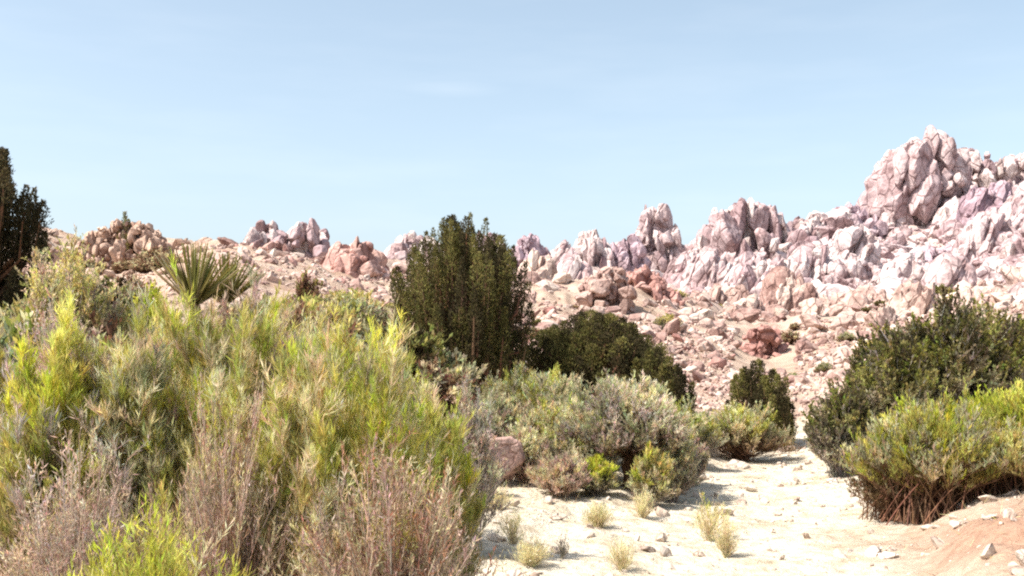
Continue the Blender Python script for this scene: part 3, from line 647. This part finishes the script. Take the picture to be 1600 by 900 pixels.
shrub('dry_brush', 'olive tan twiggy bush beside the dark juniper at the left edge', 'bush', 105, 12, 210, 385, [(OLIVE*1.5, 3), (STRAW*.8, 3), (PINK, 1)], 75, np_=330, t0=.25, lw=.012, leaf=(.03, .07), ns=14, up=.7)
shrub('dry_brush', 'pinkish grey dead bush under the olive tan one at left', 'bush', 85, 8.7, 170, 462, [(PINK*1.15, 4), (GREY, 2)], 76, np_=260, t0=.25, lw=.006, leaf=(.015, .04), up=.5, wood=PINK)
shrub('rabbitbrush', 'small bright yellow green bush left of the yucca', 'bush', 232, 12.5, 74, 430, [(BRIGHT, 4), (GREEN, 1)], 77, np_=120, t0=.2, lw=.014, leaf=(.03, .06), up=.8, wood=OLIVE)
shrub('dry_brush', 'small rusty brown bush on the slope right of the yucca', 'bush', 483, 21, 52, 420, [(RUST, 3), (OLIVE, 2)], 78, np_=80, t0=.2, lw=.015, leaf=(.03, .07), up=.8, wood=RUST*.7)
shrub('sagebrush', 'pale olive bush below the red outcrop on the left slope', 'bush', 545, 19, 80, 455, [(OLIVE*1.6, 3), (STRAW, 2)], 79, np_=80, t0=.2, lw=.013, leaf=(.03, .06), up=.7)
# middle shrubs by the wash
md = dict(lw=.009, leaf=(.025, .07), up=.7, ns=16, nl=16, t0=.22, lsp=.4)
shrub('sagebrush', 'green grey sage at the foot of the tall juniper', 'bush', 800, 15.5, 120, 575, [(SAGE, 3), (OLIVE, 3), (GREEN, 1)], 81, np_=150, **md)
shrub('sagebrush', 'pale green sage between the tall juniper and the wide evergreen', 'bush', 862, 15, 110, 575, [(SAGE*1.1, 4), (GREEN, 2), (STRAW, 1)], 82, np_=140, **md)
shrub('rabbitbrush', 'straw coloured bush above the pointed pink rock', 'bush', 775, 14, 100, 615, [(STRAW, 3), (SAGE, 3), (PINK, 1)], 83, np_=130, **md)
shrub('rabbitbrush', 'straw and green bush with reddish stems beside the wash edge', 'bush', 858, 13.4, 130, 628, [(SAGE, 3), (STRAW, 3), (GREEN, 2)], 84, np_=160, wood=RUST, **md)
shrub('rabbitbrush', 'pale feathery brush in front of the wide rounded evergreen', 'bush', 915, 14.2, 110, 600, [(SAGE, 4), (STRAW, 2), (GREEN, 1)], 85, np_=140, **md)
shrub('sagebrush', 'fluffy grey domed bush on a dark leaning trunk by the wash', 'bush', 985, 12.9, 195, 594, [(GREY, 4), (SAGE, 3), (STRAW, 1)], 86, np_=320, trunk=.28, lean=(-.03, 0), hmin=.22, wood=RUST*.6, **{**md, 't0': .35, 'nl': 16, 'ns': 16})
shrub('sagebrush', 'grey green bush right behind the fluffy domed one', 'bush', 1042, 13.8, 100, 628, [(SAGE, 3), (GREEN, 2), (GREY, 1)], 87, np_=140, **md)
shrub('dry_brush', 'small rosy dry bush at the left bank bend of the wash', 'bush', 1078, 14.2, 60, 672, [(PINK*1.2, 3), (STRAW, 2)], 88, np_=80, **md)
shrub('rabbitbrush', 'small yellow green bush on the sand left of the leaning trunk', 'bush', 930, 12.2, 66, 722, [(BRIGHT*.9, 3), (OLIVE*1.4, 2)], 89, np_=90, **md)
shrub('rabbitbrush', 'small olive bush on the sand right of the leaning trunk', 'bush', 1018, 12.1, 70, 705, [(OLIVE*1.5, 3), (BRIGHT*.8, 1), (STRAW, 1)], 90, np_=90, **md)
shrub('sagebrush', 'rounded sage bush at the far end of the sandy wash', 'bush', 1155, 18.0, 160, 636, [(SAGE*1.05, 4), (GREEN, 2), (STRAW, 1)], 91, np_=190, wood=RUST*.6, **{**md, 't0': .4})
shrub('sagebrush', 'low green sage left of the rounded one at the end of the wash', 'bush', 1090, 17.5, 80, 640, [(SAGE, 3), (GREEN, 3)], 92, np_=110, **md)
shrub('rabbitbrush', 'pale straw brush hiding the left base of the pointed pink rock', 'bush', 742, 11.6, 62, 690, [(STRAW, 3), (SAGE, 2)], 171, np_=120, **md)
shrub('rabbitbrush', 'pale yellow green brush just right of the pointed pink rock', 'bush', 820, 12.6, 90, 668, [(SAGE, 3), (STRAW, 3), (PINK, 1.5)], 172, np_=150, wood=PINK*.8, **md)
shrub('sagebrush', 'full pale sage filling the bank left of the fluffy domed bush', 'bush', 905, 12.9, 120, 640, [(SAGE*1.1, 4), (STRAW, 2), (GREEN, 1)], 173, np_=200, **md)
shrub('rabbitbrush', 'creamy green brush right of the leaning trunk at the wash edge', 'bush', 1050, 12.7, 90, 668, [(SAGE, 3), (STRAW, 3)], 174, np_=150, **md)
shrub('dry_brush', 'short rosy stalks at the sand edge below the sage bank', 'bush', 880, 12.0, 90, 715, [(PINK, 3), (STRAW, 2), (SAGE, 1)], 175, np_=110, wood=PINK*.8, **md)
shrub('rabbitbrush', 'loose green brush filling the gap under the wide evergreen', 'bush', 830, 17, 130, 590, [(GREEN*.9, 3), (SAGE, 3)], 176, np_=150, **md)
shrub('sagebrush', 'green brush at the lower right edge of the wide evergreen', 'bush', 1075, 16.2, 90, 630, [(GREEN*.9, 3), (SAGE, 2)], 177, np_=130, **md)
for i, (uu, YY, ww, vt, lab) in enumerate([(800, 9.2, 50, 800, 'straw grass tuft beside the right foot of the thicket'), (935, 10.4, 46, 790, 'straw grass tuft in the sand halfway to the lone tuft'), (1005, 11.2, 40, 768, 'short straw tuft on the sand under the olive bush'), (970, 8.5, 52, 846, 'low straw tuft near the bottom centre of the sand'), (830, 8.4, 60, 850, 'wispy straw tuft at the bottom beside the thicket'), (1135, 9.4, 40, 815, 'short straw tuft just right of the lone green one'), (775, 10.6, 60, 765, 'straw tuft in front of the pointed pink rock')]):
    shrub('grass_tuft', lab, 'grass tuft', uu, YY, ww, vt, [(STRAW*1.1, 4), (SAGE, 1)], 180+i, np_=35+13*(i*5%7), ns=5, nl=4, leaf=(.02, .06), lw=.003, up=.6+.15*(i%4), t0=.15, fill=(.3, 1.1), wood=STRAW*.8)
# right bank brush
rb = dict(lw=.008, leaf=(.03, .07), up=.9, ns=16, nl=15, wood=RUST*.6, fill=(.5, 1.02), hmin=.18, lsp=.35, spread=.3)
shrub('rabbitbrush', 'bright green topped brush with pale stems on the right bank', 'bush', 1450, 10.6, 220, 632, [(GREEN, 4), (SAGE, 3), (BRIGHT, 1), (STRAW, 1)], 93, np_=340, t0=.5, **rb)
shrub('rabbitbrush', 'brighter green brush cut off by the right edge', 'bush', 1580, 10.9, 230, 616, [(BRIGHT, 3), (GREEN, 4)], 94, np_=340, t0=.5, **rb)
shrub('rabbitbrush', 'olive grey brush in front of the other right bank shrubs', 'bush', 1555, 10.5, 180, 662, [(SAGE, 2), (OLIVE*1.3, 3), (GREY, 2)], 95, np_=220, t0=.5, **rb)
shrub('rabbitbrush', 'yellow green sprig in the middle of the right bank brush', 'bush', 1482, 10.6, 70, 700, [(BRIGHT, 3), (GREEN, 1)], 96, np_=80, t0=.4, **rb)
shrub('grass_tuft', 'thin straw and green tuft standing alone in the sandy wash', 'grass tuft', 1108, 10.2, 66, 775, [(STRAW*1.1, 3), (BRIGHT, 1.5)], 97, np_=60, ns=5, nl=5, leaf=(.02, .05), lw=.004, up=1.3, t0=.2, wood=STRAW*.8)
shrub('grass_tuft', 'tiny grey brown dead sprig in the pale sand at bottom centre', 'grass tuft', 878, 8.7, 22, 842, [(GREY*.7, 1)], 98, np_=16, ns=4, nl=4, leaf=(.01, .03), lw=.004, up=1.3, t0=.2, wood=GREY*.5)
for i, (uu, YY, ww, vt, lab) in enumerate([(1400, 10.9, 130, 676, 'twiggy shrub painted with dark base shade at the left end of the right bank brush'), (1500, 10.8, 170, 672, 'twiggy undergrowth shrub painted shade-dark in the middle of the right bank brush'), (1595, 10.6, 140, 690, 'reddish undergrowth shrub painted shade-dark at the right edge under the bright green brush')]):
    shrub('rabbitbrush', lab, 'bush', uu, YY, ww, vt, [(OLIVE*.6, 3), (RUST*.8, 3), (SAGE*.6, 1)], 190+i, np_=260, ns=14, nl=14, leaf=(.02, .06), lw=.008, up=.7, t0=.1, wood=RUST*.5, spread=.25)  # shade beneath the brush put into the dark leaf and wood colours
# yucca
def yucca(label, u, Y, wpx, vbase_, vtop, seed, n=85):
    r = np.random.default_rng(seed); X = wx(u, Y); zb = gnd(X, Y); L = wpx/2*Y/F
    root = bpy.data.objects.new('yucca', None); C.objects.link(root); root.location = (X, Y, zb); tag(root, label, 'yucca')
    zt = .10; L = max((Zv(Y, vtop)-zb-zt), L*.8)
    mb = MB(); a = r.uniform(0, 6.28, n); el = np.radians(r.uniform(30, 89, n)**1.0)
    D = np.stack([np.cos(a)*np.cos(el), np.sin(a)*np.cos(el), np.sin(el)], 1)
    c = jit(palette([(OLIVE*.75, 4), (GREEN*.5, 3), (STRAW*.6, 1)], n, r), n, r, .2)
    P0 = D*.05+np.array([0, 0, zt])
    for q in range(2):
        mb.add(*ribbons(P0, D, r.uniform(.85, 1.05, n)*L, np.full(n, .062), np.stack([0*a, 0*a, -np.full(n, .0)], 1), 3, c*.8, c, r))
    mb.build('leaves', M['leaf'], root)
    wb = MB(); wb.add(*tubes(np.array([[[0, 0, -.1], [0, 0, zt*.5], [.02, 0, zt+.04]]]), np.array([[.11, .12, .10]]), (RUST*.7)[None], 9))
    nn = 120; a = r.uniform(0, 6.28, nn); D = np.stack([np.cos(a)*.5, np.sin(a)*.5, -np.ones(nn)], 1); D = unit(D)
    P0 = np.stack([np.cos(a)*.1, np.sin(a)*.1, r.uniform(.3, 1, nn)*zt], 1)
    wb.add(*ribbons(P0, D, np.full(nn, .28)*min(1, L), np.full(nn, .035), np.zeros((nn, 3)), 2, jit(STRAW*.5, nn, r), jit(STRAW*.6, nn, r), r))
    wb.build('trunk', M['wood'], root)
yucca('big spiky yucca rosette rising above the brush at the left', 303, 20, 96, 458, 384, 101, 90)
yucca('smaller half-dry yucca directly right of the big rosette', 352, 21, 84, 452, 400, 102, 70)
# filler brush on the left bank and specks of shrub on the slopes
r = np.random.default_rng(5)
fills = []
def proto_shrub(pal, seed, lw, wood):
    vt = HOR-(gnd(wx(300, 30), 30)+.62-ZC)*F/30
    return shrub('desert_shrub', 'x', 'bush', 300, 30, 60, vt, pal, seed, np_=110, ns=11, nl=8, leaf=(.04, .09), lw=lw, up=.6, t0=.12, wood=wood)
KIND = [('olive', [(OLIVE*1.4, 3), (STRAW*.7, 2)], GREY*.5), ('sage grey', [(SAGE*.9, 3), (GREEN*.8, 1)], RUST*.6), ('straw brown', [(STRAW*.8, 3), (RUST, 2)], RUST*.6), ('dark green', [(OLIVE*.7, 3), (DARK, 2)], RUST*.5)]
protoS = [proto_shrub(p, 200+i, .024, w_) for i, (_, p, w_) in enumerate(KIND)]
used = [False]*4
LEFTMARK = [('the left-edge juniper', -22, 400), ('the bright green bush', 232, 450), ('the big yucca', 303, 430), ('the rusty brown bush', 483, 450), ('the pale olive bush', 545, 470), ('the tall juniper', 722, 470), ('the rock heap', 195, 395)]
TALMARK = [('the tall juniper', 722, 470), ('the wide evergreen', 938, 550), ('the red outcrop', 985, 445), ('the small red outcrop', 1195, 530), ('the whitish bedrock face', 1330, 440), ('the large airy shrub', 1470, 540), ('the pale wash strip', 1265, 590)]
FARMARK = [(l, u_, v_) for l, u_, v_ in (('the mauve knob', 830, 390), ('the leaning fin', 920, 390), ('the twin-pointed spire', 1030, 370), ('the broad dome', 1172, 370), ('the pale saddle', 1258, 370), ('the dusky mauve shoulder', 1325, 350), ('the tallest crag', 1440, 300), ('the whitish rib', 1620, 390), ('the bedrock face', 1330, 440), ('the long ridge', 1600, 300))]
def where(u_, v_, marks):
    l, mu, mv = min(marks, key=lambda m: math.hypot(m[1]-u_, (m[2]-v_)*1.4)); du, dv = u_-mu, v_-mv; d = math.hypot(du, dv)
    a = 'right of' if du > abs(dv)*1.2 else 'left of' if -du > abs(dv)*1.2 else ('below' if dv > 0 else 'above')
    if d > 150: a = 'far '+a
    elif d < 45: a = 'just '+a
    return a+' '+l
pend = {}
def finish_labels(prefix):
    """several things described alike are told apart by size"""
    for key, lst in pend.items():
        lst.sort(key=lambda p: -p[1])
        nm = ['largest', 'second largest', 'third largest', 'fourth largest', 'fifth largest', 'sixth largest', 'seventh largest', 'eighth largest', 'ninth largest', 'tenth largest', 'eleventh largest', 'twelfth largest', 'thirteenth largest', 'fourteenth largest', 'fifteenth largest', 'sixteenth largest', 'seventeenth largest', 'eighteenth largest', 'nineteenth largest', 'twentieth largest', 'smaller', 'smallest']
        for i, (o, sz) in enumerate(lst):
            o['label'] = key if len(lst) == 1 else (nm[i] if i < 22 else 'tiny')+' '+key
            if len(o['label'].split()) > 16: o['label'] = o['label'].replace(' in the', '').replace('speck of ', '')
    pend.clear()
def place_shrub(u_, Y_, wid, extra, marks, group, hz=1.0, ks=(0, 1, 2, 3)):
    k = ks[int(r.integers(len(ks)))]; src = protoS[k]
    if used[k]:
        root = src.copy(); C.objects.link(root)
        for ch in src.children:
            c = ch.copy(); C.objects.link(c); c.parent = root
    else: root = src; used[k] = True
    X = wx(u_, Y_); zg = gnd(X, Y_); root.location = (X, Y_, zg-.02); s = wid/1.05; root.scale = (s*r.uniform(.9, 1.2), s, s*r.uniform(.75, 1.15)*hz)
    root.rotation_euler = (0, 0, r.uniform(0, 6.28)); v_ = HOR-(zg-ZC)*F/Y_
    tag(root, 'x', 'bush', group); pend.setdefault(KIND[k][0]+' '+extra+' '+where(u_, v_, marks), []).append((root, wid/Y_))
for i in range(190):
    Y = 9+23*r.random()**.8; uu = r.uniform(-60, 700 if Y > 12 else 560)
    wd = r.uniform(.7, 1.7)
    vt = HOR-(gnd(wx(uu, Y), Y)+.65*wd-ZC)*F/Y
    if vt < np.interp(uu, [-60, 130, 215, 235, 390, 410, 560, 620], [420, 420, 435, 466, 466, 440, 440, 480]): continue
    place_shrub(uu, Y, wd, 'bank bush', LEFTMARK, 'shrubs on the left bank', ks=(0, 0, 1, 2, 2, 2, 3))
for i in range(12):
    place_shrub(r.uniform(118, 275), r.uniform(40, 47), r.uniform(.7, 1.4), 'scrub', LEFTMARK, 'scrub around the rock heap', ks=(0, 2, 2))
for i in range(32):
    uu = r.uniform(560, 1600); Y = r.uniform(26, 80)
    if wash(np.array([wx(uu, Y)]), np.array([Y]))[0] > .3: continue
    place_shrub(uu, Y, r.uniform(.4, 1.2), 'shrub in the talus', TALMARK, 'small shrubs on the talus')
for i in range(40):
    uu = r.uniform(700, 1700); Y = r.uniform(80, 165)
    place_shrub(uu, Y, r.uniform(1, 2.0), 'speck of shrub on the far mountain', FARMARK, 'tiny shrubs on the mountain')
finish_labels('')
for o in BOULDERS:
    X, Y_, Z_ = o.location; u_ = 800+F*X/Y_; v_ = HOR-(Z_-ZC)*F/Y_; sx, sy, sz = o.scale; q = sz/sx
    shp = 'tall' if q > 1.1 else 'flat' if q < .8 else 'blocky'
    marks = (LEFTMARK+[('the red outcrops', 500, 400)]) if u_ < 640 else (FARMARK if Y_ > 95 else TALMARK)
    pend.setdefault(shp+' '+o['tint']+' boulder '+where(u_, v_, marks), []).append((o, max(sx, sz)/Y_)); del o['tint']
finish_labels('')
STMARK = [('the pointed pink rock', 768, 720), ('the leaning trunk', 985, 720), ('the lone grass tuft', 1110, 810), ('the round end bush', 1155, 690), ('the right bank brush', 1435, 790), ('the tiny dead sprig', 878, 850)]
for o in STONES:
    X, Y_, Z_ = o.location
    pend.setdefault('pale stone lying '+where(800+F*X/Y_, HOR-(Z_-ZC)*F/Y_, STMARK), []).append((o, o.scale[0]/Y_))
finish_labels('')
# plant litter and dry grass on the banks
n = 26000; lx = r.uniform(-7, 9, n); ly = r.uniform(3, 22, n); wv = wash(lx, ly); k = (r.random(n) > wv*.85) & ~((lx > 0) & (ly < 11) & (lx < 2.2) & (r.random(n) < .2))
lx, ly = lx[k], ly[k]; n = len(lx); lz = ground(lx, ly)
cl = .5+.5*fbm2(lx*.8, ly*.8, 3, 60)
D = unit(np.stack([r.normal(0, 1, n), r.normal(0, 1, n), np.abs(r.normal(.3, .6, n))], 1))
V, q, c = ribbons(np.stack([lx, ly, lz], 1), D, r.uniform(.03, .14, n)*(.4+cl), np.full(n, .005), np.zeros((n, 3)), 2, jit(palette([(STRAW, 3), (GREY, 2), (RUST, 2), (GREEN, .6)], n, r), n, r), jit(STRAW, n, r), r)
tag(obj('dry_grass', mesh('dry_grass', V, [q], M['leaf'], {'col': np.clip(c, .01, .9)})), 'thin dry grass and twig litter on the sandy banks', 'grass', None, 'stuff')
